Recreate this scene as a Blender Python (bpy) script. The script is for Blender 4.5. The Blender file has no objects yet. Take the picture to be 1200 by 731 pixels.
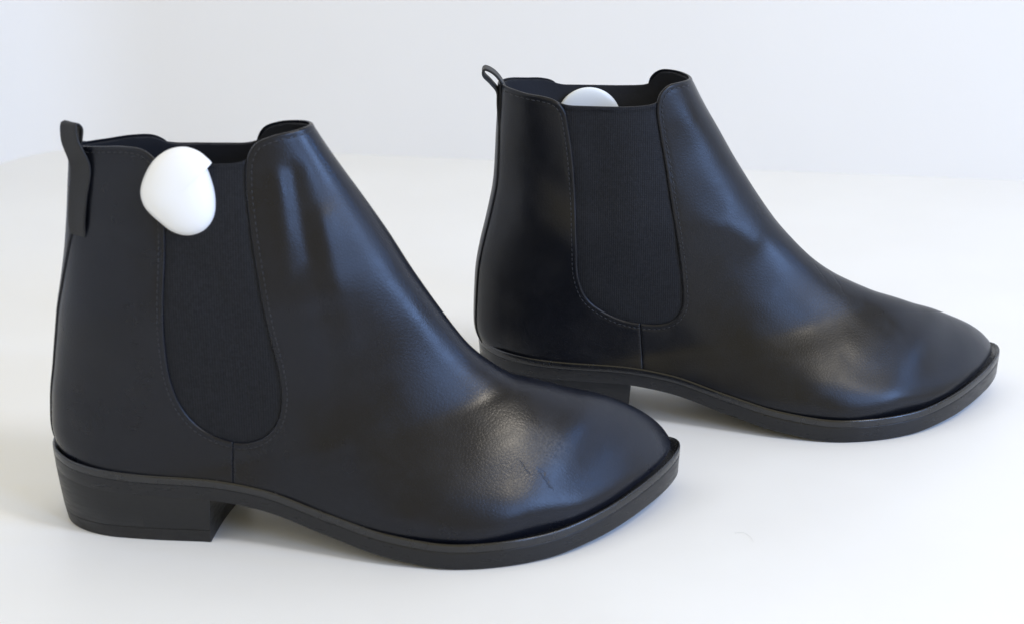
import bpy, math
import numpy as np
from mathutils import Vector
from mathutils.bvhtree import BVHTree

R = math.radians
scene = bpy.context.scene
COL = scene.collection
CM = 0.01

# ------------------------------------------------------------------ camera
cam_data = bpy.data.cameras.new('camera')
cam_data.sensor_width = 36.0
cam_data.lens = 60.0
cam_data.clip_start = 0.02
cam_data.clip_end = 50.0
cam_data.dof.use_dof = True
cam_data.dof.focus_distance = 0.86
cam_data.dof.aperture_fstop = 13.0
cam = bpy.data.objects.new('camera', cam_data)
COL.objects.link(cam)
cam.location = (0, 0, 0.34)
cam.rotation_euler = (R(90 - 18.405), 0, 0)
scene.camera = cam

# ------------------------------------------------------------------ light
world = bpy.data.worlds.new('World')
scene.world = world
world.use_nodes = True
wbg = world.node_tree.nodes['Background']
wbg.inputs[0].default_value = (1.0, 0.86, 0.47, 1)
wbg.inputs[1].default_value = 0.785


def area(name, loc, target, sx, sy, power, color, spread=180):
    d = bpy.data.lights.new(name, 'AREA')
    d.shape = 'RECTANGLE'
    d.size, d.size_y = sx, sy
    d.energy = power
    d.color = color
    d.spread = R(spread)
    o = bpy.data.objects.new(name, d)
    COL.objects.link(o)
    o.location = loc
    o.rotation_euler = (Vector(target) - Vector(loc)).to_track_quat('-Z', 'Y').to_euler()
    return o


area('window_light', (1.60, 0.02, 0.90), (0.05, 0.85, 0.08), 0.50, 0.80, 23.0, (0.28, 0.49, 1.0))
area('side_window_light', (1.12, -0.60, 0.92), (0.0, 0.75, 0.08), 0.30, 0.85, 11.0, (0.27, 0.48, 1.0))
area('ceiling_light', (0.93, 0.13, 1.43), (0.0, 0.8, 0.0), 0.26, 0.26, 7.5, (1.0, 0.92, 0.80))
area('toe_glint_light', (1.62, 0.72, 0.98), (0.04, 0.72, 0.03), 0.08, 0.14, 2.6, (0.14, 0.38, 1.0))  # small blue lamp added for the glint on the front toe

scene.view_settings.view_transform = 'Standard'
scene.view_settings.look = 'None'
scene.view_settings.exposure = 0.0
scene.view_settings.gamma = 1.0


# ------------------------------------------------------------------ materials
def mat(name, base, rough=0.5, spec=0.5):
    m = bpy.data.materials.new(name)
    m.use_nodes = True
    b = m.node_tree.nodes['Principled BSDF']
    b.inputs['Base Color'].default_value = (*base, 1)
    b.inputs['Roughness'].default_value = rough
    b.inputs['Specular IOR Level'].default_value = spec
    return m, m.node_tree, b


class NT:
    """small helper for node graphs"""
    def __init__(s, nt):
        s.nt = nt

    def n(s, typ, ins=None, **props):
        nd = s.nt.nodes.new(typ)
        for k, v in props.items():
            setattr(nd, k, v)
        for k, v in (ins or {}).items():
            if isinstance(v, bpy.types.NodeSocket):
                s.nt.links.new(v, nd.inputs[k])
            else:
                nd.inputs[k].default_value = v
        return nd

    def math(s, op, a, b=0.0, c=None, clamp=False):
        ins = {0: a, 1: b}
        if c is not None:
            ins[2] = c
        return s.n('ShaderNodeMath', ins, operation=op, use_clamp=clamp).outputs[0]

    def noise(s, vec, scale, detail=3, rough=0.5, dist=0.0):
        return s.n('ShaderNodeTexNoise', {'Vector': vec, 'Scale': scale, 'Detail': detail, 'Roughness': rough,
                                          'Distortion': dist}).outputs[0]

    def ramp(s, v, lo, hi, a=0.0, b=1.0):
        return s.n('ShaderNodeMapRange', {0: v, 1: lo, 2: hi, 3: a, 4: b}, interpolation_type='SMOOTHSTEP').outputs[0]

    def link(s, a, b):
        s.nt.links.new(a, b)

    def spot(s, vec, c, r, soft=1.0):
        """1 inside an ellipsoid at c (m), radii r, falling to 0"""
        d = s.n('ShaderNodeVectorMath', {0: vec, 1: c}, operation='SUBTRACT').outputs[0]
        d = s.n('ShaderNodeVectorMath', {0: d, 1: r}, operation='DIVIDE').outputs[0]
        l = s.n('ShaderNodeVectorMath', {0: d}, operation='LENGTH').outputs['Value']
        return s.ramp(l, 1.0, 1.0 - soft)


def leather_material(name, base=(0.0046, 0.0058, 0.0105), rough=0.30, scuffs_sheen=(), creases=(), grain=1.0):
    m, nt, b = mat(name, base, rough, 0.33)
    t = NT(nt)
    co = t.n('ShaderNodeTexCoord').outputs['Object']
    cells = t.n('ShaderNodeTexVoronoi', {'Vector': co, 'Scale': 620.0, 'Randomness': 1.0}, feature='DISTANCE_TO_EDGE').outputs[0]
    pores = t.ramp(cells, 0.0, 0.22)
    fine = t.noise(co, 900.0, 3, 0.6)
    mid = t.noise(co, 160.0, 4, 0.55)
    big = t.noise(co, 26.0, 3, 0.5)
    wear = t.noise(co, 60.0, 5, 0.65, 0.6)
    # roughness: dusty and burnished areas
    r = t.math('ADD', t.ramp(wear, 0.3, 0.75, -0.03, 0.05), rough)
    r = t.math('ADD', r, t.ramp(big, 0.3, 0.7, -0.03, 0.05))
    gscale = 0.17
    height = t.math('MULTIPLY', pores, 0.35)
    height = t.math('ADD', height, t.math('MULTIPLY', fine, 0.35))
    height = t.math('ADD', height, t.math('MULTIPLY', mid, 0.4))
    amp = None
    col = t.n('ShaderNodeMix', {'Factor': t.ramp(wear, 0.45, 0.8, 0.0, 0.5), 6: (*base, 1),
                                7: (base[0] * 1.7, base[1] * 1.65, base[2] * 1.5, 1)}, data_type='RGBA').outputs[2]
    for (c, rr, k) in scuffs_sheen:  # abraded leather, its grey raised to paint in a highlight as well
        sp = t.spot(co, c, rr)
        n2 = t.noise(co, 1000.0, 5, 0.7, 0.2)
        scuff_sheen = t.math('MULTIPLY', sp, t.ramp(n2, 0.38, 0.62))
        col = t.n('ShaderNodeMix', {'Factor': t.math('MULTIPLY', scuff_sheen, 0.55 * k), 6: col,
                                    7: (0.075, 0.074, 0.073, 1)}, data_type='RGBA').outputs[2]
        height = t.math('ADD', height, t.math('MULTIPLY', t.math('MULTIPLY', sp, t.math('SUBTRACT', n2, 0.5)), 1.8 * k))
        r = t.math('ADD', r, t.math('MULTIPLY', sp, 0.06 * k))
    for (c, ang, ln, wd, k) in creases:
        # a short crease: local frame turned about Y
        mp = t.n('ShaderNodeMapping', {0: co, 1: (-c[0], -c[1], -c[2])}).outputs[0]
        mp = t.n('ShaderNodeMapping', {0: mp, 2: (0, 0, ang)}).outputs[0]
        warp = t.noise(co, 300.0, 2)
        sx = t.n('ShaderNodeSeparateXYZ', {0: mp})
        yy = t.math('ADD', sx.outputs[1], t.math('MULTIPLY', t.math('SUBTRACT', warp, 0.5), wd * 4.0))
        a = t.ramp(t.math('ABSOLUTE', yy), wd, 0.0)
        bb = t.ramp(t.math('ABSOLUTE', sx.outputs[0]), ln, ln * 0.3)
        cut = t.math('MULTIPLY', a, bb)
        height = t.math('SUBTRACT', height, t.math('MULTIPLY', cut, 6.0 * k))
    bump = t.n('ShaderNodeBump', {'Strength': gscale * grain, 'Distance': 0.00028, 'Height': height}).outputs[0]
    t.link(bump, b.inputs['Normal'])
    t.link(r, b.inputs['Roughness'])
    t.link(col, b.inputs['Base Color'])
    return m


M_leather_a = leather_material('front_boot_leather',
    scuffs_sheen=(((0.2265, -0.041, 0.0445), (0.020, 0.017, 0.013), 1.0), ((0.275, -0.025, 0.035), (0.02, 0.02, 0.015), 0.25)),
    creases=(((0.2255, -0.050, 0.040), R(21), 0.0048, 0.0008, 0.65), ((0.2165, -0.050, 0.041), R(30), 0.0040, 0.0005, 0.2)))
M_leather_b = leather_material('rear_boot_leather', base=(0.0046, 0.0054, 0.0085), rough=0.33,
    scuffs_sheen=(((0.185, -0.030, 0.062), (0.022, 0.02, 0.016), 0.3), ((0.262, -0.020, 0.045), (0.03, 0.012, 0.012), 0.25)),
    creases=(((0.190, -0.022, 0.068), R(60), 0.012, 0.0010, 0.35), ((0.180, -0.022, 0.07), R(50), 0.010, 0.0010, 0.25)))
M_loop = leather_material('pull_tab_leather', base=(0.014, 0.0145, 0.016), rough=0.5, grain=1.4)

M_lining, nt, b = mat('lining_fabric', (0.012, 0.013, 0.017), 0.75, 0.3)
t = NT(nt); co = t.n('ShaderNodeTexCoord').outputs['Object']
t.link(t.n('ShaderNodeBump', {'Strength': 0.3, 'Distance': 0.0004, 'Height': t.noise(co, 500, 3)}).outputs[0], b.inputs['Normal'])

# elastic: fine vertical ribs with crosswise yarns
M_gore, nt, b = mat('elastic_fabric', (0.017, 0.019, 0.026), 0.66, 0.22)
t = NT(nt); co = t.n('ShaderNodeTexCoord').outputs['Object']
sx = t.n('ShaderNodeSeparateXYZ', {0: co})
rib = t.math('SINE', t.math('MULTIPLY', sx.outputs[0], 2 * math.pi / 0.0011))
yarn = t.math('SINE', t.math('MULTIPLY', sx.outputs[2], 2 * math.pi / 0.0009))
nz = t.noise(co, 700, 3, 0.6)
h = t.math('ADD', t.math('ADD', t.math('MULTIPLY', rib, 0.5), t.math('MULTIPLY', yarn, 0.28)), nz)
t.link(t.n('ShaderNodeBump', {'Strength': 0.22, 'Distance': 0.00025, 'Height': h}).outputs[0], b.inputs['Normal'])
cc = t.n('ShaderNodeMix', {'Factor': t.ramp(t.math('ADD', nz, t.math('MULTIPLY', rib, 0.12)), 0.3, 0.75), 6: (0.006, 0.0068, 0.0095, 1),
                           7: (0.012, 0.0135, 0.018, 1)}, data_type='RGBA').outputs[2]
t.link(cc, b.inputs['Base Color'])

M_thread, nt, b = mat('black_thread', (0.018, 0.020, 0.026), 0.45, 0.45)


def sole_material(name, base, rough, streak):
    m, nt, b = mat(name, base, rough, 0.36)
    t = NT(nt); co = t.n('ShaderNodeTexCoord').outputs['Object']
    mp = t.n('ShaderNodeMapping', {0: co, 3: (1, 1, streak)}).outputs[0]
    n1 = t.noise(mp, 90, 4, 0.6)
    n2 = t.noise(mp, 420, 4, 0.65)
    hh = t.math('ADD', n1, t.math('MULTIPLY', n2, 0.5))
    t.link(t.n('ShaderNodeBump', {'Strength': 0.14, 'Distance': 0.0004, 'Height': hh}).outputs[0], b.inputs['Normal'])
    t.link(t.ramp(n1, 0.3, 0.7, rough - 0.07, rough + 0.1), b.inputs['Roughness'])
    cc = t.n('ShaderNodeMix', {'Factor': t.ramp(n2, 0.35, 0.8), 6: (*base, 1),
                               7: (base[0] * 1.6, base[1] * 1.6, base[2] * 1.5, 1)}, data_type='RGBA').outputs[2]
    t.link(cc, b.inputs['Base Color'])
    return m


M_welt = sole_material('welt_edge', (0.008, 0.0085, 0.0105), 0.22, 1.0)
M_welt.node_tree.nodes['Principled BSDF'].inputs['Specular IOR Level'].default_value = 0.6
M_sole = sole_material('sole_edge', (0.009, 0.0095, 0.0115), 0.32, 5.0)
M_heel = sole_material('stacked_heel', (0.010, 0.0105, 0.012), 0.38, 9.0)
M_rubber = sole_material('heel_rubber', (0.011, 0.011, 0.012), 0.45, 1.0)

M_tag, nt, b = mat('white_plastic', (0.86, 0.87, 0.88), 0.32, 0.5)
b.inputs['Subsurface Weight'].default_value = 0.15
b.inputs['Subsurface Radius'].default_value = (0.004, 0.004, 0.004)
M_tag2, nt, b = mat('pale_plastic', (0.84, 0.88, 0.90), 0.3, 0.5)
M_steel, nt, b = mat('pin_steel', (0.6, 0.6, 0.6), 0.3, 0.5)
b.inputs['Metallic'].default_value = 1.0

M_table, nt, b = mat('white_tabletop', (0.83, 0.825, 0.80), 0.42, 0.35)
t = NT(nt); co = t.n('ShaderNodeTexCoord').outputs['Object']
n1 = t.noise(co, 9, 4, 0.55); n2 = t.noise(co, 260, 3, 0.6)
speck = t.n('ShaderNodeTexVoronoi', {'Vector': co, 'Scale': 34.0}).outputs[0]
dust = t.math('MULTIPLY', t.ramp(speck, 0.055, 0.03), t.ramp(n1, 0.5, 0.62))
cc = t.n('ShaderNodeMix', {'Factor': t.ramp(n1, 0.3, 0.7), 6: (0.83, 0.815, 0.775, 1), 7: (0.85, 0.838, 0.80, 1)}, data_type='RGBA').outputs[2]
cc = t.n('ShaderNodeMix', {'Factor': t.math('MULTIPLY', dust, 0.12), 6: cc, 7: (0.45, 0.43, 0.40, 1)}, data_type='RGBA').outputs[2]
t.link(cc, b.inputs['Base Color'])
t.link(t.ramp(n1, 0.3, 0.7, 0.38, 0.5), b.inputs['Roughness'])
t.link(t.n('ShaderNodeBump', {'Strength': 0.05, 'Distance': 0.0005, 'Height': n2}).outputs[0], b.inputs['Normal'])

M_wall, nt, b = mat('painted_wall', (0.80, 0.80, 0.80), 0.8, 0.2)
t = NT(nt); co = t.n('ShaderNodeTexCoord').outputs['Object']
n1 = t.noise(co, 3.0, 3, 0.5); n2 = t.noise(co, 220, 3, 0.6)
cc = t.n('ShaderNodeMix', {'Factor': t.ramp(n1, 0.3, 0.7), 6: (0.80, 0.782, 0.745, 1), 7: (0.815, 0.797, 0.76, 1)}, data_type='RGBA').outputs[2]
t.link(cc, b.inputs['Base Color'])
t.link(t.n('ShaderNodeBump', {'Strength': 0.12, 'Distance': 0.0008, 'Height': n2}).outputs[0], b.inputs['Normal'])


# ------------------------------------------------------------------ helpers
def link_mesh(name, V, F, m, parent=None, smooth=True, nv=None):
    """V in cm (local), F list of index tuples"""
    me = bpy.data.meshes.new(name)
    V = np.asarray(V, float) * CM
    me.from_pydata(V.tolist(), [], [tuple(int(i) for i in f) for f in F])
    me.materials.append(m)
    me.update()
    if smooth:
        me.polygons.foreach_set('use_smooth', [True] * len(me.polygons))
    o = bpy.data.objects.new(name, me)
    COL.objects.link(o)
    if parent:
        o.parent = parent
    return o


def tag(o, label=None, cat=None, group=None, kind=None):
    for k, v in (('label', label), ('category', cat), ('group', group), ('kind', kind)):
        if v:
            o[k] = v
    return o


def pchip(xk, yk, x):
    xk = np.asarray(xk, float); yk = np.asarray(yk, float); x = np.asarray(x, float)
    h = np.diff(xk); d = np.diff(yk) / h
    m = np.zeros(len(xk))
    for i in range(1, len(xk) - 1):
        if d[i - 1] * d[i] > 0:
            w1 = 2 * h[i] + h[i - 1]; w2 = h[i] + 2 * h[i - 1]
            m[i] = (w1 + w2) / (w1 / d[i - 1] + w2 / d[i])
    m[0] = d[0]; m[-1] = d[-1]
    i = np.clip(np.searchsorted(xk, x) - 1, 0, len(xk) - 2)
    t_ = np.clip((x - xk[i]) / h[i], 0, 1)
    h00 = 2 * t_**3 - 3 * t_**2 + 1; h10 = t_**3 - 2 * t_**2 + t_; h01 = -2 * t_**3 + 3 * t_**2; h11 = t_**3 - t_**2
    return h00 * yk[i] + h10 * h[i] * m[i] + h01 * yk[i + 1] + h11 * h[i] * m[i + 1]


def catmull(P, n, closed=False):
    """centripetal-ish Catmull-Rom through P, resampled to n points of equal arc length"""
    P = np.asarray(P, float)
    if closed:
        Q = np.vstack([P[-1], P, P[0], P[1]])
    else:
        Q = np.vstack([2 * P[0] - P[1], P, 2 * P[-1] - P[-2]])
    out = []
    for i in range(1, len(Q) - 2):
        p0, p1, p2, p3 = Q[i - 1], Q[i], Q[i + 1], Q[i + 2]
        # centripetal parametrisation
        t0 = 0; t1 = t0 + max(np.linalg.norm(p1 - p0), 1e-6)**.5
        t2 = t1 + max(np.linalg.norm(p2 - p1), 1e-6)**.5; t3 = t2 + max(np.linalg.norm(p3 - p2), 1e-6)**.5
        tt = np.linspace(t1, t2, 24, endpoint=False)[:, None]
        A1 = (t1 - tt) / (t1 - t0) * p0 + (tt - t0) / (t1 - t0) * p1
        A2 = (t2 - tt) / (t2 - t1) * p1 + (tt - t1) / (t2 - t1) * p2
        A3 = (t3 - tt) / (t3 - t2) * p2 + (tt - t2) / (t3 - t2) * p3
        B1 = (t2 - tt) / (t2 - t0) * A1 + (tt - t0) / (t2 - t0) * A2
        B2 = (t3 - tt) / (t3 - t1) * A2 + (tt - t1) / (t3 - t1) * A3
        out.append((t2 - tt) / (t2 - t1) * B1 + (tt - t1) / (t2 - t1) * B2)
    out = np.vstack(out + [P[:1] if closed else P[-1:]])
    L = np.r_[0, np.cumsum(np.linalg.norm(np.diff(out, axis=0), axis=1))]
    q = np.linspace(0, L[-1], n, endpoint=not closed)
    return np.stack([np.interp(q, L, out[:, k]) for k in range(out.shape[1])], 1)


def dist_poly(X, Z, P):
    """distance of points to open polyline P (n,2)"""
    best = np.full(X.shape, 1e9)
    for a, b_ in zip(P[:-1], P[1:]):
        d = b_ - a; L2 = d @ d + 1e-12
        t_ = np.clip(((X - a[0]) * d[0] + (Z - a[1]) * d[1]) / L2, 0, 1)
        q = (X - a[0] - t_ * d[0])**2 + (Z - a[1] - t_ * d[1])**2
        best = np.minimum(best, q)
    return np.sqrt(best)


def inside_poly(X, Z, P):
    c = np.zeros(X.shape, bool)
    n = len(P)
    for i in range(n):
        x1, z1 = P[i]; x2, z2 = P[(i + 1) % n]
        if z1 == z2:
            continue
        cond = ((z1 > Z) != (z2 > Z)) & (X < (x2 - x1) * (Z - z1) / (z2 - z1) + x1)
        c ^= cond
    return c


def smooth_noise(X, Y, Z, f, seed=0):
    """cheap smooth pseudo noise from sines"""
    rng = np.random.RandomState(seed)
    o = np.zeros(X.shape)
    for k in range(7):
        w = rng.normal(size=3) * f
        o += np.sin(X * w[0] + Y * w[1] + Z * w[2] + rng.uniform(0, 6.28))
    return o / 7**.5


# ------------------------------------------------------------------ the clipped shells
class Tri:
    """triangle soup with shared vertices and per-vertex attributes (n,k)"""
    def __init__(s, A, T):
        s.A = A; s.T = T

    def split(s, f, iso):
        """cut all triangles along f == iso, keep both sides. f: column index"""
        v = s.A[:, f] - iso
        v = np.where(np.abs(v) < 1e-6, 1e-6, v)
        sg = v > 0
        tri = sg[s.T]
        cnt = tri.sum(1)
        cross = (cnt == 1) | (cnt == 2)
        keep = s.T[~cross]
        new = []
        edge = {}
        A = s.A
        add = []
        base = len(A)

        def cut(i, j):
            k = (i, j) if i < j else (j, i)
            if k not in edge:
                i_, j_ = k
                q = v[i_] / (v[i_] - v[j_])
                add.append(A[i_] * (1 - q) + A[j_] * q)
                edge[k] = base + len(add) - 1
            return edge[k]
        for a, b_, c in s.T[cross].tolist():
            sa, sb, sc = sg[a], sg[b_], sg[c]
            if sb == sc:
                p, q, r = a, b_, c
            elif sa == sc:
                p, q, r = b_, c, a
            else:
                p, q, r = c, a, b_
            e1 = cut(p, q); e2 = cut(p, r)
            new.append((p, e1, e2)); new.append((e1, q, r)); new.append((e1, r, e2))
        if add:
            A = np.vstack([A, np.array(add)])
            A2 = A[base:]
            A2[:, f] = iso
        T = np.vstack([keep, np.array(new, int)]) if new else keep
        return Tri(A, T)

    def keep(s, f, iso, above=True):
        v = s.A[:, f][s.T].mean(1)
        m = v > iso if above else v < iso
        T = s.T[m]
        used = np.unique(T)
        mp = np.full(len(s.A), -1); mp[used] = np.arange(len(used))
        return Tri(s.A[used], mp[T])


def boundary(T):
    e = np.vstack([T[:, [0, 1]], T[:, [1, 2]], T[:, [2, 0]]])
    k = np.sort(e, 1)
    key = k[:, 0].astype(np.int64) * 10_000_000 + k[:, 1]
    u, inv, c = np.unique(key, return_inverse=True, return_counts=True)
    return e[c[inv.ravel()] == 1]


def shell(name, tr, h_out, h_in, m, parent):
    """closed shell: outer at P + n*h_out, inner at P + n*h_in. columns 0..2 P, 3..5 n"""
    P = tr.A[:, :3]; N = tr.A[:, 3:6]
    N = N / np.linalg.norm(N, axis=1)[:, None]
    n = len(P)
    V = np.vstack([P + N * h_out[:, None], P + N * (h_in[:, None] if isinstance(h_in, np.ndarray) else h_in)])
    B = boundary(tr.T)
    F = tr.T.tolist() + (tr.T[:, ::-1] + n).tolist() + [(b_, a, a + n, b_ + n) for a, b_ in B.tolist()]
    return link_mesh(name, V, F, m, parent)


def edge_h(sd, r, t_):
    q = np.clip(sd / r, 0, 1)
    return t_ * (0.25 + 0.75 * np.sqrt(1 - (1 - q)**2))


# ------------------------------------------------------------------ boot
# sole outline (top edge of the welt), cm in the boot's own frame: x heel -> toe, -y this (shown) side, z up
OUT_NEAR = [(0.05, -0.35), (0.28, -1.55), (1.0, -2.6), (2.3, -3.42), (4.5, -3.95), (7.5, -4.33), (10, -4.75), (13, -5.75), (15.8, -6.75),
            (18.6, -7.2), (21, -6.9), (23.2, -6.0), (25.3, -4.5), (27.2, -2.6), (28.6, -0.75), (29.2, 0.6)]
OUT_FAR = [(29.18, 1.5), (28.6, 2.3), (27, 2.98), (24, 3.1), (20, 2.85), (16, 2.35), (12, 1.75), (8, 1.85), (4.5, 2.25), (2.2, 2.0),
           (0.75, 1.3), (0.15, 0.5)]
ZTOP_K = ([-1, 0, 1.5, 4, 7.5, 10, 13, 15.5, 18.8, 22.5, 25, 27.5, 30], [3.80, 3.72, 3.48, 3.27, 3.16, 2.84, 2.07, 1.54, 1.22, 1.27, 1.53, 2.02, 2.64])


def outline(spec):
    P = catmull(OUT_NEAR + OUT_FAR, 300, closed=True)
    P[:, 0] -= spec.get('shorter', 0.0) * np.clip((P[:, 0] - 16) / 13, 0, 1)
    return P


def ztop(x):
    return pchip(*ZTOP_K, x)


def offset_loop(P, d):
    """inset (d>0) a counter/clockwise closed loop"""
    T = np.roll(P, -1, 0) - np.roll(P, 1, 0)
    T /= np.linalg.norm(T, axis=1)[:, None] + 1e-9
    Nn = np.stack([-T[:, 1], T[:, 0]], 1)
    c = P.mean(0)
    if ((P + Nn * 0.1 - c)**2).sum() > ((P - c)**2).sum():
        Nn = -Nn
    d = np.asarray(d)
    return P + Nn * (d[:, None] if d.ndim else d)


def loft(name, loops, m, parent, cap=True, smooth=True):
    """loops: list of (n,3) closed loops, top to bottom"""
    n = len(loops[0])
    V = np.vstack(loops)
    F = []
    for k in range(len(loops) - 1):
        for i in range(n):
            j = (i + 1) % n
            F.append((k * n + i, k * n + j, (k + 1) * n + j, (k + 1) * n + i))
    if cap:
        for k, rev in ((0, True), (len(loops) - 1, False)):
            c = len(V)
            V = np.vstack([V, loops[k].mean(0)])
            for i in range(n):
                j = (i + 1) % n
                a, b_ = k * n + i, k * n + j
                F.append((c, b_, a) if rev else (c, a, b_))
    return link_mesh(name, V, F, m, parent, smooth)


def recalc(o, sharp_deg=None):
    import bmesh
    bm = bmesh.new(); bm.from_mesh(o.data)
    bmesh.ops.recalc_face_normals(bm, faces=bm.faces)
    if sharp_deg:
        for e in bm.edges:
            if len(e.link_faces) == 2 and e.calc_face_angle(0) > R(sharp_deg):
                e.smooth = False
    bm.to_mesh(o.data); bm.free()


KEYS = ('bx', 'bz', 'fx', 'fz', 'yb', 'yf', 'wn', 'wf', 'tm', 'eb', 'ef')


def build_boot(name, spec, leather):
    root = bpy.data.objects.new(name, None)
    root.empty_display_size = 0.05
    COL.objects.link(root)
    # ---- the last: rings fanned from the shaft opening to the toe
    K = np.array(spec['rings'], float)
    sk = np.r_[0, np.cumsum(np.hypot(np.diff(K[:, 0]), np.diff(K[:, 1])) + np.hypot(np.diff(K[:, 2]), np.diff(K[:, 3])))]
    NS, NH = 330, 150
    s = np.linspace(0, sk[-1], NS)
    par = {k: (catmull_s(sk, K[:, i], s) if k in ('bx', 'bz', 'fx', 'fz') else pchip(sk, K[:, i], s)) for i, k in enumerate(KEYS)}
    a = np.linspace(0, math.pi, 700)
    ca, sa = np.cos(a), np.sin(a)
    G = np.zeros((NS, 2 * NH, 3)); ARC = np.zeros((NS, 2 * NH))
    for i in range(NS):
        p = {k: par[k][i] for k in KEYS}
        Bp = np.array([p['bx'], p['bz']]); Fp = np.array([p['fx'], p['fz']])
        q_ = np.clip((ca + 0.55) / 1.5, 0, 1)       # ca = 1 at B
        e = p['ef'] + (p['eb'] - p['ef']) * q_ * q_ * (3 - 2 * q_)
        tt = np.where(ca > 0, p['tm'] * (1 - np.abs(ca)**(2 / e)), p['tm'] + (1 - p['tm']) * np.abs(ca)**(2 / e))
        yy = np.abs(sa)**(2 / e)
        for side, w in ((0, p['wn']), (1, p['wf'])):
            yc = p['yb'] + (p['yf'] - p['yb']) * tt
            Q = np.stack([Bp[0] + (Fp[0] - Bp[0]) * tt, yc + (-w if side == 0 else w) * yy, Bp[1] + (Fp[1] - Bp[1]) * tt], 1)
            L = np.r_[0, np.cumsum(np.linalg.norm(np.diff(Q, axis=0), axis=1))]
            q = np.linspace(0, L[-1], NH + 1)
            Rr = np.stack([np.interp(q, L, Q[:, k]) for k in range(3)], 1)
            if side == 0:
                G[i, :NH + 1] = Rr; ARC[i, :NH + 1] = q
            else:
                G[i, NH + 1:] = Rr[1:-1][::-1]; ARC[i, NH + 1:] = q[1:-1][::-1]
    # light smoothing along the rings direction
    for _ in range(30):
        G[1:-1] = 0.5 * G[1:-1] + 0.25 * (G[:-2] + G[2:])
        G = 0.5 * G + 0.25 * (np.roll(G, 1, 1) + np.roll(G, -1, 1))

    # ease the hollow between instep and forefoot
    for _ in range(90):
        wq = (np.exp(-((G[..., 0] - spec.get('hollow', 18.3)) / 2.6)**2) * np.clip((G[..., 2] - 3.0) / 2, 0, 1))[..., None]
        S = 0.5 * G + 0.25 * (np.roll(G, 1, 0) + np.roll(G, -1, 0))
        S = 0.5 * S + 0.25 * (np.roll(S, 1, 1) + np.roll(S, -1, 1))
        S[0] = G[0]; S[-1] = G[-1]
        G = G + (S - G) * wq
    for _ in range(140):
        wq = (np.exp(-((G[..., 0] - 24.3) / 2.4)**2) * np.clip((G[..., 2] - 1.6) / 1.0, 0, 1))[..., None]
        S = 0.5 * G + 0.25 * (np.roll(G, 1, 0) + np.roll(G, -1, 0))
        S[0] = G[0]; S[-1] = G[-1]
        G = G + (S - G) * wq
    # settle the lower edge onto the sole: match the welt outline less a small ledge
    outl = outline(spec)
    X, Z = G[..., 0], G[..., 2]
    h_ = Z - ztop(X)
    band = (h_ > -0.1) & (h_ < 0.7)
    mx = np.arange(0.0, 29.01, 0.5)
    tn_, tf_ = [], []
    i0 = np.argmin(outl[:, 0]); i1 = np.argmax(outl[:, 0])
    nearo = outl[outl[:, 1] < np.interp(outl[:, 0], [0, 29.3], [-0.75, 0.3])]; nearo = nearo[np.argsort(nearo[:, 0])]
    faro = outl[outl[:, 1] >= np.interp(outl[:, 0], [0, 29.3], [-0.75, 0.3])]; faro = faro[np.argsort(faro[:, 0])]
    cy = np.interp(X, [0, 15, 22, 29.3], [-0.8, -1.6, -1.2, 0.35])
    ledge = np.interp(mx, [0, 8, 14, 20, 26, 29], [0.18, 0.18, 0.20, 0.24, 0.26, 0.3])
    for side in (0, 1):
        sel = band & ((G[..., 1] < cy) if side == 0 else (G[..., 1] >= cy))
        kx, kv = [], []
        for j, x0 in enumerate(mx):
            m_ = sel & (np.abs(X - x0) < 0.45)
            c0 = np.interp(x0, [0, 15, 22, 29.3], [-0.8, -1.6, -1.2, 0.35])
            yo = np.interp(x0, nearo[:, 0], nearo[:, 1]) if side == 0 else np.interp(x0, faro[:, 0], faro[:, 1])
            if m_.sum() < 4 or x0 < 1.5 or x0 > 27.6:
                continue
            ext = np.abs(G[..., 1][m_] - c0).max()
            kx.append(x0); kv.append(np.clip((abs(yo - c0) - ledge[j]) / ext, 0.6, 1.5))
        kv = np.convolve(np.r_[kv[0], kv, kv[-1]], [0.25, 0.5, 0.25], 'valid')
        kk = np.interp(X, kx, kv)
        wgt = 1 / (1 + np.clip(h_ / np.interp(X, [0, 10, 18, 29], [4.0, 4.0, 2.2, 1.6]), 0, 9)**2)
        m_ = (G[..., 1] < cy) if side == 0 else (G[..., 1] >= cy)
        G[..., 1] = np.where(m_, cy + (G[..., 1] - cy) * (1 + (kk - 1) * wgt), G[..., 1])

    def normals(G):
        du = np.roll(G, -1, 1) - np.roll(G, 1, 1)
        ds = np.gradient(G, axis=0)
        Nn = np.cross(du, ds)
        Nn /= np.linalg.norm(Nn, axis=2)[:, :, None] + 1e-12
        return Nn
    Nn = normals(G)
    mid = G[40, NH // 2]
    if Nn[40, NH // 2, 1] > 0:
        Nn = -Nn
    flip = Nn[40, NH // 2, 1]
    # ---- dents, creases, slack of the leather
    X, Y, Z = G[..., 0], G[..., 1], G[..., 2]
    near = np.clip(-Nn[..., 1] * 2.0, 0, 1)
    far = np.clip(Nn[..., 1] * 2.0, 0, 1)
    D = 0.022 * smooth_noise(X, Y, Z, 0.55, spec['seed']) + 0.008 * smooth_noise(X, Y, Z, 1.5, spec['seed'] + 1)
    D *= 1 - 0.75 * np.clip((X - 19) / 5, 0, 1)
    for (x0, z0, x1, z1, wid, dep, sd_) in spec['dents']:
        P2 = np.array([[x0, z0], [x1, z1]])
        d_ = dist_poly(X, Z, P2)
        mask = near if sd_ == 'n' else far if sd_ == 'f' else 1.0
        D += dep * np.exp(-(d_ / wid)**2) * mask
    G = G + Nn * D[..., None]
    N2 = normals(G)
    if N2[40, NH // 2, 1] > 0:
        N2 = -N2
    Nn = N2
    X, Y, Z = G[..., 0], G[..., 1], G[..., 2]
    # ---- fields
    leather_line = catmull(spec['leather_line'], 260)
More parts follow.
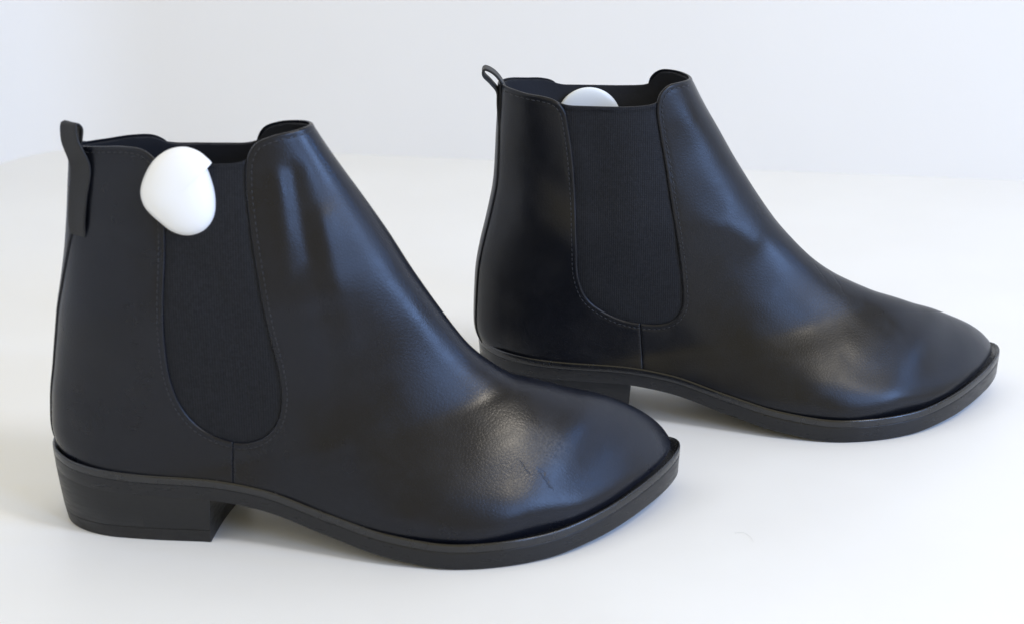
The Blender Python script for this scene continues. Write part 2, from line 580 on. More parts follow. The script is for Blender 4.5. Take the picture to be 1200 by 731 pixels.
    big = np.vstack([leather_line, [[40, leather_line[-1, 1]], [40, 40], [-10, 40], [-10, leather_line[0, 1]]]])
    sd = dist_poly(X, Z, leather_line) * np.where(inside_poly(X, Z, big), -1, 1)
    lining_line = catmull(spec['lining_line'], 160)
    big2 = np.vstack([lining_line, [[40, lining_line[-1, 1]], [40, 40], [-10, 40], [-10, lining_line[0, 1]]]])
    sl = dist_poly(X, Z, lining_line) * np.where(inside_poly(X, Z, big2), -1, 1)
    seam = np.array(spec['seam'], float)
    seam_s = X - np.interp(Z, seam[::-1, 1], seam[::-1, 0])
    ff = Z - (ztop(X) - 0.35)                                             # bottom edge (hidden in the sole)
    back = np.where(X < 6, pchip(*spec['strip_w'], Z) - ARC, -5.0)        # >0 within the back strip
    FI = ['sd', 'sl', 'seam', 'ff', 'back']
    A = np.concatenate([G, Nn, sd[..., None], sl[..., None], seam_s[..., None], ff[..., None], back[..., None]], 2).reshape(-1, 11)
    ix = lambda i, j: i * (2 * NH) + (j % (2 * NH))
    I, J = np.meshgrid(np.arange(NS - 1), np.arange(2 * NH), indexing='ij')
    a0 = I * 2 * NH + J; b0 = I * 2 * NH + (J + 1) % (2 * NH); c0 = (I + 1) * 2 * NH + (J + 1) % (2 * NH); d0 = (I + 1) * 2 * NH + J
    T = np.concatenate([np.stack([a0, b0, c0], -1).reshape(-1, 3), np.stack([a0, c0, d0], -1).reshape(-1, 3)])
    # toe cap
    cidx = len(A)
    lastc = A[(NS - 1) * 2 * NH:].mean(0)
    A = np.vstack([A, lastc])
    T = np.vstack([T, [(ix(NS - 1, j), ix(NS - 1, j + 1), cidx) for j in range(2 * NH)]])
    # orient outward
    v = A[T[5000], :3]
    nrm = np.cross(v[1] - v[0], v[2] - v[0])
    if nrm @ A[T[5000][0], 3:6] < 0:
        T = T[:, ::-1]
    full = Tri(A, T).split(9, 0.0).keep(9, 0.0)
    SD, SL, SE, FFc, BK = 6, 7, 8, 9, 10
    TH, ER = 0.13, 0.10
    lea = full
    for iso in (ER, ER * 0.5, ER * 0.15, 0.0):
        lea = lea.split(SD, iso)
    lea = lea.keep(SD, 0.0)
    # quarter (rear) and vamp (front), a fine groove at the seam
    sr = 0.05
    for iso in (0.0, sr, -sr, sr * 0.35, -sr * 0.35):
        lea = lea.split(SE, iso)

    def h_of(tr):
        h = edge_h(tr.A[:, SD], ER, TH)
        se = np.abs(tr.A[:, SE])
        h = h - 0.085 * (1 - np.sqrt(np.clip(1 - (1 - np.clip(se / sr, 0, 1))**2, 0, 1)))
        # leather pressed down along the topstitching line
        st = np.exp(-((tr.A[:, SD] - 0.26) / 0.05)**2) * 0.02
        return h - st
    vamp = lea.keep(SE, 0.0, True)
    quarter = lea.keep(SE, 0.0, False)
    shell('vamp', vamp, h_of(vamp), -0.0, leather, root)
    shell('quarter', quarter, h_of(quarter), -0.0, leather, root)
    # back strip over the quarter
    st = full
    for iso in (0.1, 0.05, 0.015, 0.0):
        st = st.split(BK, iso)
    st = st.keep(BK, 0.0)
    for iso in (0.1, 0.04, 0.0):
        st = st.split(SD, iso)
    st = st.keep(SD, 0.0)
    hs = TH + edge_h(st.A[:, BK], 0.1, 0.075) * np.clip(st.A[:, SD] / 0.08 + 0.4, 0, 1)
    shell('back_strip', st, hs, 0.02, leather, root)
    # lining
    ln = full
    for iso in (0.07, 0.0):
        ln = ln.split(SL, iso)
    ln = ln.keep(SL, 0.0)
    shell('lining', ln, np.full(len(ln.A), -0.03), -0.12, M_lining, root)
    # elastic gores: behind the leather edge, one each side
    g = full.split(SL, 0.16).split(SL, 0.08).split(SL, 0.0).keep(SL, 0.0)
    g = g.split(SD, 0.5).keep(SD, 0.5, False)
    # only the gore window: drop what lies under the leather tops
    gx0, gx1 = spec['gore_x']
    A2 = np.hstack([g.A, (np.minimum(g.A[:, 0] - gx0, gx1 - g.A[:, 0]))[:, None], g.A[:, 1:2] + 1.0])
    g = Tri(A2, g.T).split(11, 0.0).keep(11, 0.0)
    for sgn in (0, 1):
        gg = g.split(12, 0.0).keep(12, 0.0, bool(sgn))
        sdv = gg.A[:, SD]; slv = gg.A[:, SL]
        h = 0.035 - 0.02 * np.clip(1 + sdv / 0.4, 0, 1)
        h = h + 0.05 * (np.clip((0.2 - slv) / 0.04, 0, 1)) * np.clip(-sdv / 0.1, 0, 1)          # folded top binding
        h = h + 0.012 * smooth_noise(gg.A[:, 0], gg.A[:, 1], gg.A[:, 2], 1.1, 5)
        shell('elastic_gore', gg, h, -0.02, M_gore, root)

    # ---- ray casting helper for everything sewn on
    bv = BVHTree.FromPolygons([tuple(p) for p in lea.A[:, :3]], [tuple(int(q) for q in t3) for t3 in lea.T])

    def hit(x, z, side=-1, lift=TH):
        o, n, *_ = bv.ray_cast(Vector((x, 20 * side, z)), Vector((0, -side, 0)))
        if o is None:
            return None
        if n.y * side < 0:
            n = -n
        return np.array(o) + np.array(n) * lift, np.array(n)

    # ---- stitches
    def stitches(lines, pitch, ln_, rad, lift):
        V, F = [], []
        for (poly, side) in lines:
            L = np.r_[0, np.cumsum(np.linalg.norm(np.diff(poly, axis=0), axis=1))]
            q = np.arange(0.1, L[-1] - ln_, pitch)
            for q0 in q:
                pa = [np.interp(q0, L, poly[:, k]) for k in (0, 1)]
                pb = [np.interp(q0 + ln_, L, poly[:, k]) for k in (0, 1)]
                ha, hb = hit(pa[0], pa[1], side, lift), hit(pb[0], pb[1], side, lift)
                if ha is None or hb is None:
                    continue
                if abs(ha[0][1] - hb[0][1]) > 0.3:
                    continue
                add_stitch(V, F, ha[0], hb[0], (ha[1] + hb[1]) / 2, rad)
        return V, F
    lines = []
    lc = leather_line
    Tn = np.gradient(lc, axis=0); Tn /= np.linalg.norm(Tn, axis=1)[:, None]
    Nn2 = np.stack([Tn[:, 1], -Tn[:, 0]], 1)          # towards the leather (right of travel: below / outside)
    off = lc + Nn2 * 0.26
    # keep only points truly 0.2 cm away (drops loops in tight corners)
    dd = dist_poly(off[:, 0], off[:, 1], lc)
    ok = (dd > 0.22) & ~inside_poly(off[:, 0], off[:, 1], big)
    off = off[ok]
    for side in (-1, 1):
        lines.append((off, side))
    V, F = stitches(lines, 0.26, 0.17, 0.024, TH - 0.006)
    o = link_mesh('topstitching', V, F, M_thread, root); tag(o, kind='stuff')

    # ---- sole, welt, heel
    outl = outline(spec)

    def lvl(inset, dz, z_fn=ztop):
        P = offset_loop(outl, inset)
        return np.column_stack([P, z_fn(outl[:, 0]) + dz])
    hw = np.interp(outl[:, 0], [3, 10], [0.0, 0.02])
    w_ = loft('welt', [lvl(0.9, -0.10), lvl(0.22, -0.09), lvl(0.13, -0.01), lvl(0.09, 0.022), lvl(0.05, 0.022), lvl(0.015, -0.01), lvl(0.0, -0.06), lvl(0.0, -0.30), lvl(0.01, -0.345), lvl(0.03, -0.358), lvl(0.9, -0.358)], M_welt, root)
    recalc(w_, 50)
    thick = lambda x: np.interp(x, [0, 8, 12, 18, 24, 29.5], [1.02, 1.02, 1.08, 1.22, 1.22, 1.40])

    def lvl2(inset, f):
        P = offset_loop(outl, inset)
        zt = ztop(outl[:, 0])
        zz = zt - 0.36 - (thick(outl[:, 0]) - 0.36) * f
        return np.column_stack([P, zz])
    s_ = loft('outsole', [lvl2(0.9, 0.0), lvl2(0.03, 0.0), lvl2(0.012, 0.02), lvl2(0.012, 0.12), lvl2(0.04, 0.5), lvl2(0.055, 0.9), lvl2(0.07, 0.97), lvl2(0.12, 1.0), lvl2(1.0, 1.0)], M_sole, root)
    recalc(s_, 50)
    # welt stitching line hidden in the ledge: fine thread on the welt's top
    V, F = [], []
    P = offset_loop(outl, 0.20)
    Lc = np.r_[0, np.cumsum(np.linalg.norm(np.diff(np.vstack([P, P[:1]]), axis=0), axis=1))]
    Pc = np.vstack([P, P[:1]]); Zc = np.r_[ztop(outl[:, 0]), ztop(outl[:1, 0])]
    for q0 in np.arange(0, Lc[-1] - 0.3, 0.3):
        e0 = np.array([np.interp(q0, Lc, Pc[:, 0]), np.interp(q0, Lc, Pc[:, 1]), np.interp(q0, Lc, Zc) - 0.085])
        q1 = q0 + 0.19
        e1 = np.array([np.interp(q1, Lc, Pc[:, 0]), np.interp(q1, Lc, Pc[:, 1]), np.interp(q1, Lc, Zc) - 0.085])
        if e0[0] > 9:
            add_stitch(V, F, e0, e1, np.array([0, 0, 1.0]), 0.020)
    o = link_mesh('welt_stitching', V, F, M_thread, root); tag(o, kind='stuff')

    # heel block: follows the seat outline, cut by a slightly slanted breast
    hb = spec['breast']                       # near x, far x
    NO = outl
    yn, yf = -4.3, 2.2

    def heel_loop(inset, z_of, bx, n=150):
        P = offset_loop(outl, 0.0)
        cen = np.array([4.2, -0.95])
        Q = P[P[:, 0] < 12.0]
        # walk from near-breast round the back to far-breast
        nearp = P[(P[:, 1] < -0.9) & (P[:, 0] < 13)]; nearp = nearp[np.argsort(-nearp[:, 0])]
        farp = P[(P[:, 1] >= -0.9) & (P[:, 0] < 13)]; farp = farp[np.argsort(farp[:, 0])]
        path = np.vstack([nearp, farp])
        # inset towards the centre line
        T_ = np.gradient(path, axis=0); T_ /= np.linalg.norm(T_, axis=1)[:, None] + 1e-9
        Ni = np.stack([T_[:, 1], -T_[:, 0]], 1)
        sgn = np.sign(((cen - path) * Ni).sum(1)); Ni *= np.where(sgn == 0, 1, sgn)[:, None]
        ins = inset(path) if callable(inset) else inset
        path = path + Ni * (ins[:, None] if isinstance(ins, np.ndarray) else ins)
        # breast line x = bx0 + (bx1-bx0)*(y-yn)/(yf-yn)
        bxy = lambda y: bx[0] + (bx[1] - bx[0]) * (y - yn) / (yf - yn)
        m_ = path[:, 0] < bxy(path[:, 1])
        path = path[m_]
        e0 = np.array([bxy(path[0, 1]), path[0, 1]]); e1 = np.array([bxy(path[-1, 1]), path[-1, 1]])
        path = np.vstack([e0, path, e1])
        L = np.r_[0, np.cumsum(np.linalg.norm(np.diff(path, axis=0), axis=1))]
        q = np.linspace(0, L[-1], n)
        path = np.stack([np.interp(q, L, path[:, k]) for k in (0, 1)], 1)
        ys = np.linspace(path[-1, 1], path[0, 1], 22)[1:-1]
        cave = 0.16 * np.sin(np.linspace(0, math.pi, 22)[1:-1])
        br = np.stack([bxy(ys) - cave, ys], 1)
        loop = np.vstack([path, br])
        return np.column_stack([loop, z_of(loop[:, 0])])
    und = lambda x: ztop(x) - 1.02
    bi = lambda k: (lambda P: k * (0.20 + 0.20 * np.clip(1 - P[:, 0] / 3.0, 0, 1)))
    lift = 0.62

    def zz(f):
        return lambda x: und(x) * (1 - f) + lift * f
    bxt = (hb[0] + 0.12, hb[1] + 0.12)
    bxm = lambda f: (hb[0] + 0.12 * (1 - f), hb[1] + 0.12 * (1 - f))
    H = [heel_loop(lambda P: 0.15 + bi(0.0)(P), zz(-0.04), bxm(0)), heel_loop(lambda P: 0.075 + bi(0.0)(P), zz(-0.03), bxm(0)), heel_loop(lambda P: 0.062 + bi(0.0)(P), zz(0.02), bxm(0)),
         heel_loop(lambda P: 0.035 + bi(0.35)(P), zz(0.5), bxm(0.45)), heel_loop(lambda P: 0.035 + bi(0.68)(P), zz(0.985), bxm(0.75)),
         heel_loop(lambda P: 0.055 + bi(0.7)(P), zz(1.0), bxm(0.75))]
    hl = loft('heel', H, M_heel, root); recalc(hl, 40)
    cz = lambda c: (lambda x: np.full(np.shape(x), c))
    H = [heel_loop(lambda P: 0.06 + bi(0.72)(P), cz(lift + 0.004), bxm(0.75)), heel_loop(lambda P: 0.035 + bi(0.72)(P), cz(lift - 0.02), bxm(0.78)),
         heel_loop(lambda P: 0.04 + bi(0.98)(P), cz(0.05), bxm(1)), heel_loop(lambda P: 0.08 + bi(1.0)(P), cz(0.0), bxm(1))]
    hp = loft('heel_tip', H, M_rubber, hl); recalc(hp, 40)

    # ---- pull tab
    make_loop(spec['loop'], root, hit)
    return root, hit


def catmull_s(xk, yk, x):
    """C1 cubic with finite-difference slopes"""
    xk = np.asarray(xk); yk = np.asarray(yk)
    m = np.gradient(yk, xk)
    h = np.diff(xk)
    i = np.clip(np.searchsorted(xk, x) - 1, 0, len(xk) - 2)
    t_ = np.clip((x - xk[i]) / h[i], 0, 1)
    return (2 * t_**3 - 3 * t_**2 + 1) * yk[i] + (t_**3 - 2 * t_**2 + t_) * h[i] * m[i] + (-2 * t_**3 + 3 * t_**2) * yk[i + 1] + (t_**3 - t_**2) * h[i] * m[i + 1]


def add_stitch(V, F, a, b_, n, rad):
    """a small rounded thread segment from a to b_"""
    d = b_ - a; L = np.linalg.norm(d)
    if L < 1e-6:
        return
    d = d / L
    n = n - (n @ d) * d; n /= np.linalg.norm(n) + 1e-9
    w = np.cross(d, n)
    k0 = len(V)
    prof = [(0.0, 0.35), (0.25, 1.0), (0.75, 1.0), (1.0, 0.35)]
    for (t_, r) in prof:
        c = a + d * L * t_
        up = rad * (0.9 if 0 < t_ < 1 else 0.1)
        for ang in range(6):
            q = ang / 6 * 2 * math.pi
            V.append(c + w * math.cos(q) * rad * r + n * (math.sin(q) * rad * r + up * 0.3))
    for k in range(3):
        for q in range(6):
            p, p2 = k0 + k * 6 + q, k0 + k * 6 + (q + 1) % 6
            F.append((p, p2, p2 + 6, p + 6))
    F.append(tuple(k0 + q for q in range(5, -1, -1)))
    F.append(tuple(k0 + 18 + q for q in range(6)))


def make_loop(spec, root, hit):
    """a folded leather tab: path up the heel, over and down inside. each key: x, y, z, width, twist (rad, 0 = width along y), """
    th_ = 0.15 if spec[0] == 's' else 0.15
    if spec[0] == 's':
        # keys of three follow the heel seam: distance from the back edge, height, width
        K = []
        for k in spec[1:]:
            if len(k) == 3:
                xb = next(x for x in np.arange(0, 4, 0.02) if hit(x, k[1], -1, 0) is not None)
                p, nn = hit(xb + k[0], k[1], -1, 0.13 + 0.075 + (0.03 if k[1] > 14 else -0.12))
                tx, ty = nn[1], -nn[0]
                if ty < 0:
                    tx, ty = -tx, -ty
                K.append((p[0], p[1], k[1], k[2], math.atan2(tx, ty)))
            else:
                K.append(k)
        spec = K
    K = np.array(spec, float)
    n = 90
    P = catmull(K[:, :3], n)
    L = np.r_[0, np.cumsum(np.linalg.norm(np.diff(K[:, :3], axis=0), axis=1))]; L /= L[-1]
    u = np.linspace(0, 1, n)
    W = pchip(L, K[:, 3], u); TW = pchip(L, K[:, 4], u)
    T_ = np.gradient(P, axis=0); T_ /= np.linalg.norm(T_, axis=1)[:, None]
    prof = []
    th = th_
    m_ = 16
    hw, ht = 0.5, th / 2
    for k in range(m_ * 2):
        q = k / (m_ * 2) * 2 * math.pi
        c, s_ = math.cos(q), math.sin(q)
        prof.append((np.sign(c) * abs(c)**0.35, np.sign(s_) * abs(s_)**0.55))
    prof = np.array(prof)
    loops = []
    for i in range(n):
        wv = np.array([math.sin(TW[i]), math.cos(TW[i]), 0.0])
        wv = wv - (wv @ T_[i]) * T_[i]; wv /= np.linalg.norm(wv)
        nv = np.cross(T_[i], wv)
        cup = 0.06 * (prof[:, 0]**2)
        loops.append(P[i] + wv * (prof[:, 0] * W[i] / 2)[:, None] + nv * (prof[:, 1] * ht + cup * 0.5)[:, None])
    o = loft('pull_tab', loops, M_loop, root)
    recalc(o, 60)
    return o


# profile rings:   bx    bz     fx     fz     yb    yf    wn   wf   tm    eb   ef
RINGS_A = [
    (1.87, 19.60, 11.70, 20.20, -1.00, -1.00, 1.60, 1.90, 0.60, 1.35, 2.30),
    (1.95, 17.70, 12.45, 18.40, -1.00, -1.00, 1.66, 1.96, 0.60, 1.35, 2.20),
    (1.85, 15.40, 14.08, 15.80, -1.00, -1.05, 2.25, 2.40, 0.50, 1.70, 2.00),
    (1.50, 12.40, 15.80, 13.40, -1.00, -1.15, 2.85, 2.70, 0.48, 2.00, 2.00),
    (1.00, 10.00, 17.05, 11.60, -1.00, -1.25, 3.20, 2.95, 0.46, 2.05, 1.95),
    (0.63, 7.60, 18.50, 9.75, -0.95, -1.35, 3.20, 3.00, 0.46, 2.20, 1.85),
    (0.35, 5.60, 19.65, 8.15, -0.90, -1.40, 3.25, 3.00, 0.48, 2.50, 1.85),
    (0.41, 3.90, 20.65, 7.35, -0.90, -1.40, 3.45, 3.10, 0.51, 3.00, 1.80),
    (1.40, 2.70, 21.30, 6.85, -0.95, -1.35, 3.75, 3.25, 0.50, 3.60, 1.75),
    (5.00, 2.30, 22.20, 6.50, -1.20, -1.20, 4.15, 3.40, 0.43, 4.00, 1.72),
    (9.50, 2.00, 23.10, 6.12, -1.60, -0.90, 4.60, 3.65, 0.35, 4.20, 1.70),
    (14.00, 1.00, 24.00, 5.74, -2.00, -0.60, 4.90, 3.90, 0.28, 4.20, 1.65),
    (18.50, 0.50, 25.00, 5.38, -1.90, -0.20, 4.70, 3.92, 0.24, 4.20, 1.62),
    (22.00, 0.50, 26.10, 4.75, -1.30, 0.55, 3.95, 3.30, 0.23, 4.00, 1.60),
    (24.80, 0.80, 27.10, 4.09, -0.80, 0.95, 2.95, 2.40, 0.30, 3.60, 1.62),
    (26.70, 1.15, 27.90, 3.44, -0.20, 1.20, 1.95, 1.45, 0.34, 3.20, 1.70),
    (28.00, 1.45, 28.45, 2.88, 0.20, 1.25, 1.05, 0.65, 0.38, 2.80, 1.80),
    (28.62, 1.85, 28.70, 2.47, 0.50, 1.10, 0.35, 0.15, 0.45, 2.20, 1.90),
]
RINGS_B = [list(r) for r in RINGS_A]
top_b = {0: (1.40, 19.4, 10.2, 19.4, -1.0, -1.0, 2.75, 3.2, 0.50, 2.2, 2.3), 1: (1.33, 17.3, 11.0, 17.6, -1.0, -1.0, 2.75, 3.2, 0.50, 2.2, 2.3),
         2: (1.18, 14.7, 12.55, 14.9, -1.0, -1.05, 2.78, 2.95, 0.49, 2.1, 2.1), 3: (1.02, 12.1, 14.25, 12.2, -1.0, -1.15, 3.0, 2.8, 0.48, 2.0, 2.0),
         4: (0.55, 10.0, 15.6, 10.4, -1.0, -1.25, 3.25, 2.95, 0.46, 2.05, 1.95), 5: (0.12, 8.0, 17.0, 8.85, -0.95, -1.35, 3.2, 3.0, 0.46, 2.2, 1.85),
         6: (-0.02, 5.8, 18.3, 7.65, -0.9, -1.4, 3.25, 3.0, 0.48, 2.5, 1.85), 7: (0.02, 4.0, 19.6, 6.85, -0.9, -1.4, 3.45, 3.1, 0.51, 3.0, 1.8)}
for k, v in top_b.items():
    RINGS_B[k] = v
for k, (dx_, dz_) in {4: (.05, 0), 5: (.18, .05), 6: (.25, .1), 7: (.2, .15)}.items():
    RINGS_B[k] = list(RINGS_B[k]); RINGS_B[k][2] += dx_; RINGS_B[k][3] += dz_
for k in range(8, len(RINGS_B)):
    RINGS_B[k][2] -= 0.4 * max(0.0, (k - 8) / 9); RINGS_B[k][0] -= 0.4 * max(0.0, (k - 10) / 7)
    RINGS_B[k][3] -= 0.6 * min(1.0, (len(RINGS_B) - 1 - k) / 4)

SPEC_A = dict(
    rings=RINGS_A, seed=3, smooth=6,
    leather_line=[(0.4, 17.5), (1.6, 17.5), (3.4, 17.6), (4.6, 17.68), (5.4, 17.6), (5.92, 17.25), (6.22, 16.6), (6.32, 15.4), (6.3, 13.2), (6.18, 11.4), (6.12, 9.4), (6.26, 7.6),
                  (6.7, 6.3), (7.45, 5.42), (8.4, 4.95), (9.3, 4.8), (10.2, 5.1), (10.85, 5.9), (11.05, 7.0), (10.95, 8.2), (10.6, 10.0), (10.25, 12.2), (9.95, 14.4), (9.78, 16.2), (9.85, 17.2),
                  (10.2, 17.85), (10.9, 18.15), (11.8, 18.3), (12.9, 18.42), (14.5, 18.5)],
    lining_line=[(0.4, 17.4), (1.6, 17.4), (3.4, 17.5), (4.7, 17.58), (5.4, 17.5), (5.9, 17.25), (6.3, 17.14), (7.2, 17.1), (8.4, 17.08), (9.5, 17.12), (9.95, 17.3), (10.3, 17.75), (10.9, 18.03),
                 (11.8, 18.2), (12.9, 18.32), (14.5, 18.4)],
    seam=[(8.84, 12), (8.84, 5.2), (8.78, 3.8), (8.76, 0.0)], gore_x=(5.3, 11.7),
    strip_w=([0, 4, 8, 12, 14.5, 18, 22], [0.55, 0.55, 0.6, 0.75, 0.95, 0.85, 0.85]),
    dents=[(11.75, 16.6, 12.5, 13.2, 0.45, -0.07, 'n'), (12.4, 14.5, 12.9, 11.0, 0.6, -0.04, 'n'), (11.1, 16.4, 11.5, 12.5, 0.40, 0.05, 'n'), (12.9, 14.5, 13.9, 9.6, 0.55, 0.10, 'n'), (13.2, 10.5, 13.5, 5.4, 0.8, -0.10, 'n'),
           (2.5, 14.2, 5.5, 13.2, 0.7, -0.10, 'n'), (3.0, 10.5, 5.0, 8.0, 1.2, 0.06, 'n'),
           (7.0, 13.8, 9.0, 10.5, 0.9, -0.10, 'n'), (2.2, 5.5, 5.0, 4.6, 0.8, 0.05, 'n')],
    breast=(7.55, 8.75),
    loop=['s', (0.60, 13.75, 1.0), (0.62, 14.4, 1.05), (0.60, 15.5, 1.08), (0.58, 16.7, 1.08), (2.22, -1.66, 17.9, 1.05, -0.95), (2.22, -1.50, 18.55, 1.02, -0.85),
          (2.42, -1.3, 18.4, 1.0, -0.7), (2.42, -1.2, 17.7, 1.0, -0.5), (2.38, -1.1, 16.4, 1.0, -0.3)],
)
SPEC_B = dict(
    rings=RINGS_B, shorter=0.38, hollow=17.6, seed=8, smooth=6,
    leather_line=[(0.2, 17.55), (1.4, 17.5), (2.6, 17.3), (3.5, 17.2), (4.1, 17.0), (4.5, 16.55), (4.72, 15.6), (4.95, 14.0), (5.1, 12.0), (5.18, 9.6), (5.3, 7.9), (5.75, 6.75),
                  (6.6, 6.05), (7.6, 5.6), (8.6, 5.42), (9.5, 5.4), (10.2, 5.65), (10.62, 6.3), (10.62, 7.4), (10.35, 9.4), (9.95, 11.6), (9.55, 13.9), (9.22, 15.6), (9.1, 16.6),
                  (9.25, 17.3), (9.7, 17.7), (10.3, 17.78), (11.0, 17.75), (12.2, 17.7), (13.5, 17.7)],
    lining_line=[(0.2, 17.45), (1.4, 17.4), (2.6, 17.2), (3.5, 17.1), (4.15, 16.92), (4.6, 16.8), (5.4, 16.76), (6.6, 16.74), (7.8, 16.74), (8.9, 16.82), (9.2, 16.95), (9.4, 17.2), (9.75, 17.58),
                 (10.3, 17.68), (11.0, 17.65), (12.2, 17.6), (13.5, 17.6)],
    seam=[(8.5, 12), (8.5, 5.6), (8.62, 4.2), (8.7, 3.0), (8.7, 0.0)], gore_x=(4.0, 11.3),
    strip_w=([0, 4, 8, 12, 14.5, 18, 22], [0.75, 0.75, 0.75, 0.7, 0.65, 0.6, 0.6]),
    dents=[(2.6, 14.0, 5.2, 12.0, 0.8, -0.072, 'n'), (2.5, 11.5, 4.6, 9.5, 0.8, 0.048, 'n'), (5.8, 16.0, 6.3, 11.5, 0.8, -0.072, 'n'), (7.9, 15.0, 8.4, 9.0, 0.8, 0.036, 'n'),
           (4.0, 7.0, 6.5, 5.0, 1.0, -0.048, 'n'), (12.8, 10.5, 14.2, 9.6, 0.5, 0.048, 'n'), (20.3, 5.9, 21.6, 5.0, 0.35, -0.024, 'n'), (12.5, 6.5, 13.2, 4.2, 1.0, -0.036, 'n')],
    breast=(7.95, 8.3),
    loop=[(1.22, -1.0, 15.2, 1.2, 0.0), (1.16, -1.0, 16.4, 1.2, 0.0), (1.12, -1.0, 17.1, 1.2, 0.0), (0.78, -1.0, 17.55, 1.2, 0.0), (0.42, -1.0, 17.95, 1.2, 0.0), (0.46, -1.0, 18.2, 1.2, 0.0),
          (0.86, -1.0, 18.05, 1.2, 0.0), (1.28, -1.0, 17.6, 1.2, 0.0), (1.50, -1.0, 17.1, 1.2, 0.0), (1.62, -1.0, 16.2, 1.2, 0.0)],
)

bootA, hitA = build_boot('chelsea_boot', SPEC_A, M_leather_a)
bootA.location = (-0.2121, 0.7336, 0); bootA.rotation_euler = (0, 0, R(1.5))
tag(bootA, 'black leather ankle boot in front, white tag over its elastic side panel, creased toe', 'boot', 'pair of black ankle boots')
bootB, hitB = build_boot('chelsea_boot', SPEC_B, M_leather_b)
bootB.location = (-0.0188, 0.8794, 0); bootB.rotation_euler = (0, 0, R(0.5))
tag(bootB, 'black leather ankle boot standing behind, pale round tag inside its open top', 'boot', 'pair of black ankle boots')


# ------------------------------------------------------------------ security tags
def dome_shell(name, outline, depth, y0, m, parent, back=0.25, rings=16, power=2.3, dirn=-1):
    """a domed plastic shell over a 2D outline (x,z), bulging to dirn*y, with a flat back and a rounded rim"""
    P = catmull(outline, 96, closed=True)
    c = P.mean(0)
    loops = []
    loops.append(np.column_stack([c[0] + (P[:, 0] - c[0]) * 0.93, np.full(96, y0 - dirn * back), c[1] + (P[:, 1] - c[1]) * 0.93]))
    loops.append(np.column_stack([c[0] + (P[:, 0] - c[0]) * 0.985, np.full(96, y0 - dirn * back * 0.75), c[1] + (P[:, 1] - c[1]) * 0.985]))
    for k in range(rings):
        q = 1 - k / rings
        q = math.sin(q * math.pi / 2)
        hh = depth * (1 - q**power)**(1 / power)
        loops.append(np.column_stack([c[0] + (P[:, 0] - c[0]) * q, np.full(96, y0 + dirn * hh), c[1] + (P[:, 1] - c[1]) * q]))
    o = loft(name, loops, m, parent)
    recalc(o, 60)
    return o


def pin(parent, p, q, r=0.06):
    V, F = [], []
    p = np.array(p, float); q = np.array(q, float)
    add_stitch(V, F, p, q, np.array([0, 0, 1.0]), r)
    o = link_mesh('pin', V, F, M_steel, parent)


tA = bpy.data.objects.new('security_tag', None); COL.objects.link(tA)
tA.location = bootA.location; tA.rotation_euler = bootA.rotation_euler
tag(tA, 'rounded white plastic security tag clipped over the rim of the front boot', 'security tag')
outA = [(6.35, 17.68), (7.1, 17.8), (7.75, 17.62), (8.12, 17.36), (8.42, 17.05), (8.10, 17.08), (8.28, 16.55), (8.5, 15.6), (8.42, 14.6), (7.95, 13.98), (7.2, 13.75), (6.4, 13.9), (5.7, 14.4), (5.02, 15.1), (4.86, 15.75), (5.1, 16.5), (5.6, 17.2)]
outA = [(6.95 + (x - 6.68) * 0.86, 15.98 + (z - 15.77) * 0.95) for x, z in outA]
front = dome_shell('cover', outA, 0.85, -3.25, M_tag, tA, back=0.22)
dome_shell('back_plate', [(6.2 + 1.2 * math.cos(q), 15.9 + 1.1 * math.sin(q)) for q in np.linspace(0, 2 * math.pi, 13)[:-1]], 0.25, -1.95, M_tag2, tA, back=0.1, dirn=1)
pin(tA, (6.4, -3.2, 15.9), (6.4, -1.8, 15.9))

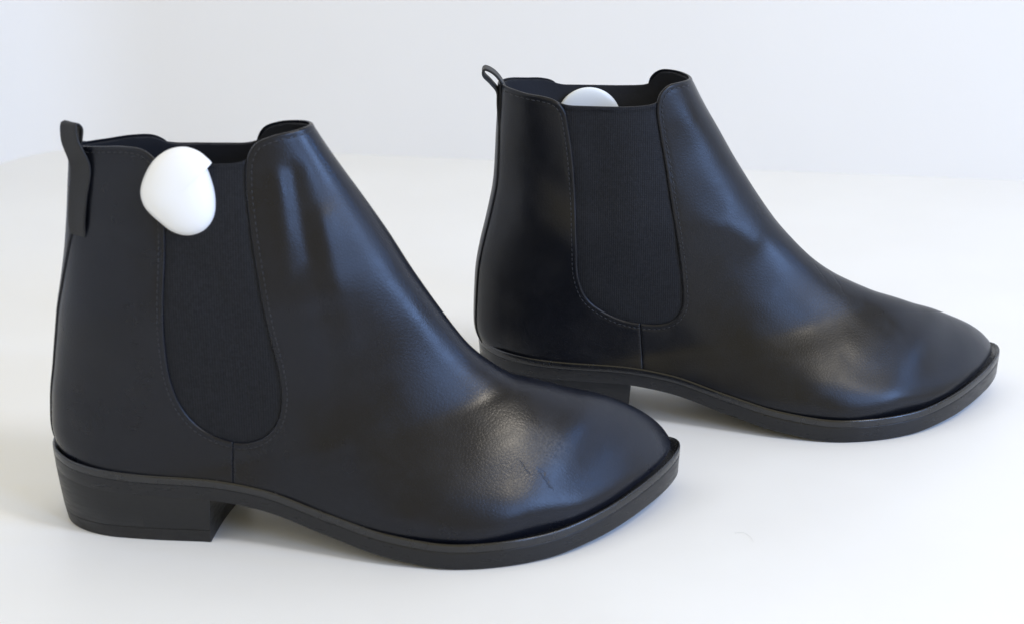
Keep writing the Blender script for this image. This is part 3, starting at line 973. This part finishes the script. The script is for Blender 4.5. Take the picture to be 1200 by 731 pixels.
tB = bpy.data.objects.new('security_tag', None); COL.objects.link(tB)
tB.location = bootB.location; tB.rotation_euler = bootB.rotation_euler
tag(tB, 'pale round security tag showing half above the elastic inside the rear boot', 'security tag')
circ = [(5.98 + 1.72 * math.cos(q), 15.0 + 1.72 * math.sin(q)) for q in np.linspace(0, 2 * math.pi, 17)[:-1]]
dome_shell('disc', circ, 0.3, 1.6, M_tag2, tB, back=0.12, power=3.0)
dome_shell('cover', [(5.98 + (x - 6.7) * 0.9, 15.0 + (z - 15.8) * 0.8) for x, z in outA], 0.8, 2.5, M_tag, tB, back=0.1, dirn=1)
pin(tB, (6.0, 1.6, 15.0), (6.0, 2.5, 15.0))

# ------------------------------------------------------------------ setting
def quad_grid(name, P00, P10, P11, P01, m, n=2):
    V = [np.array(p, float) for p in (P00, P10, P11, P01)]
    o = link_mesh(name, V, [(0, 1, 2, 3)], m, None, False)
    return o


cor = np.array([-41.8, 150.4])
ub = np.array([83.8, -14.2]); ub /= np.linalg.norm(ub)
ul = np.array([-ub[1] * -1, 0]); ul = np.array([-0.225, -0.974])
Rb = cor + ub * 260; Lf = cor + ul * 260
tb = link_mesh('tabletop', [(*(cor + np.array([-.5, .5])), 0), (*(Rb + np.array([0, .5])), 0), (*(Rb + ul * 300), 0), (*(Lf - ub * 0.5), 0)], [(0, 3, 2, 1)], M_table, None, False)
tb.data.flip_normals() if tb.data.polygons[0].normal.z < 0 else None
tag(tb, kind='structure')
# wall: back and left side with a softly rounded inner corner
pts = [Lf]
r = 11.0
for k in range(13):
    q = k / 12
    a_ = cor + ul * r; c_ = cor + ub * r
    pts.append((1 - q)**2 * a_ + 2 * q * (1 - q) * cor + q**2 * c_)
pts.append(Rb)
V = []; F = []
for p in pts:
    V.append((p[0], p[1], -0.5)); V.append((p[0], p[1], 190.0))
for k in range(len(pts) - 1):
    F.append((2 * k, 2 * k + 1, 2 * k + 3, 2 * k + 2))
wl = link_mesh('wall', V, F, M_wall, None, True)
tag(wl, kind='structure')

# the stray hair on the table
hp = catmull([(10.1, 70.4, 0.02), (10.5, 70.35, 0.05), (10.75, 70.0, 0.04), (10.85, 69.5, 0.02)], 16)
V, F = [], []
for a_, b_ in zip(hp[:-1], hp[1:]):
    add_stitch(V, F, a_, b_, np.array([0, 0, 1.0]), 0.006)
m_hair, *_ = mat('hair', (0.60, 0.58, 0.55), 0.5)
o = link_mesh('hair', V, F, m_hair)
tag(o, 'tiny pale curved hair lying on the white tabletop', 'hair')
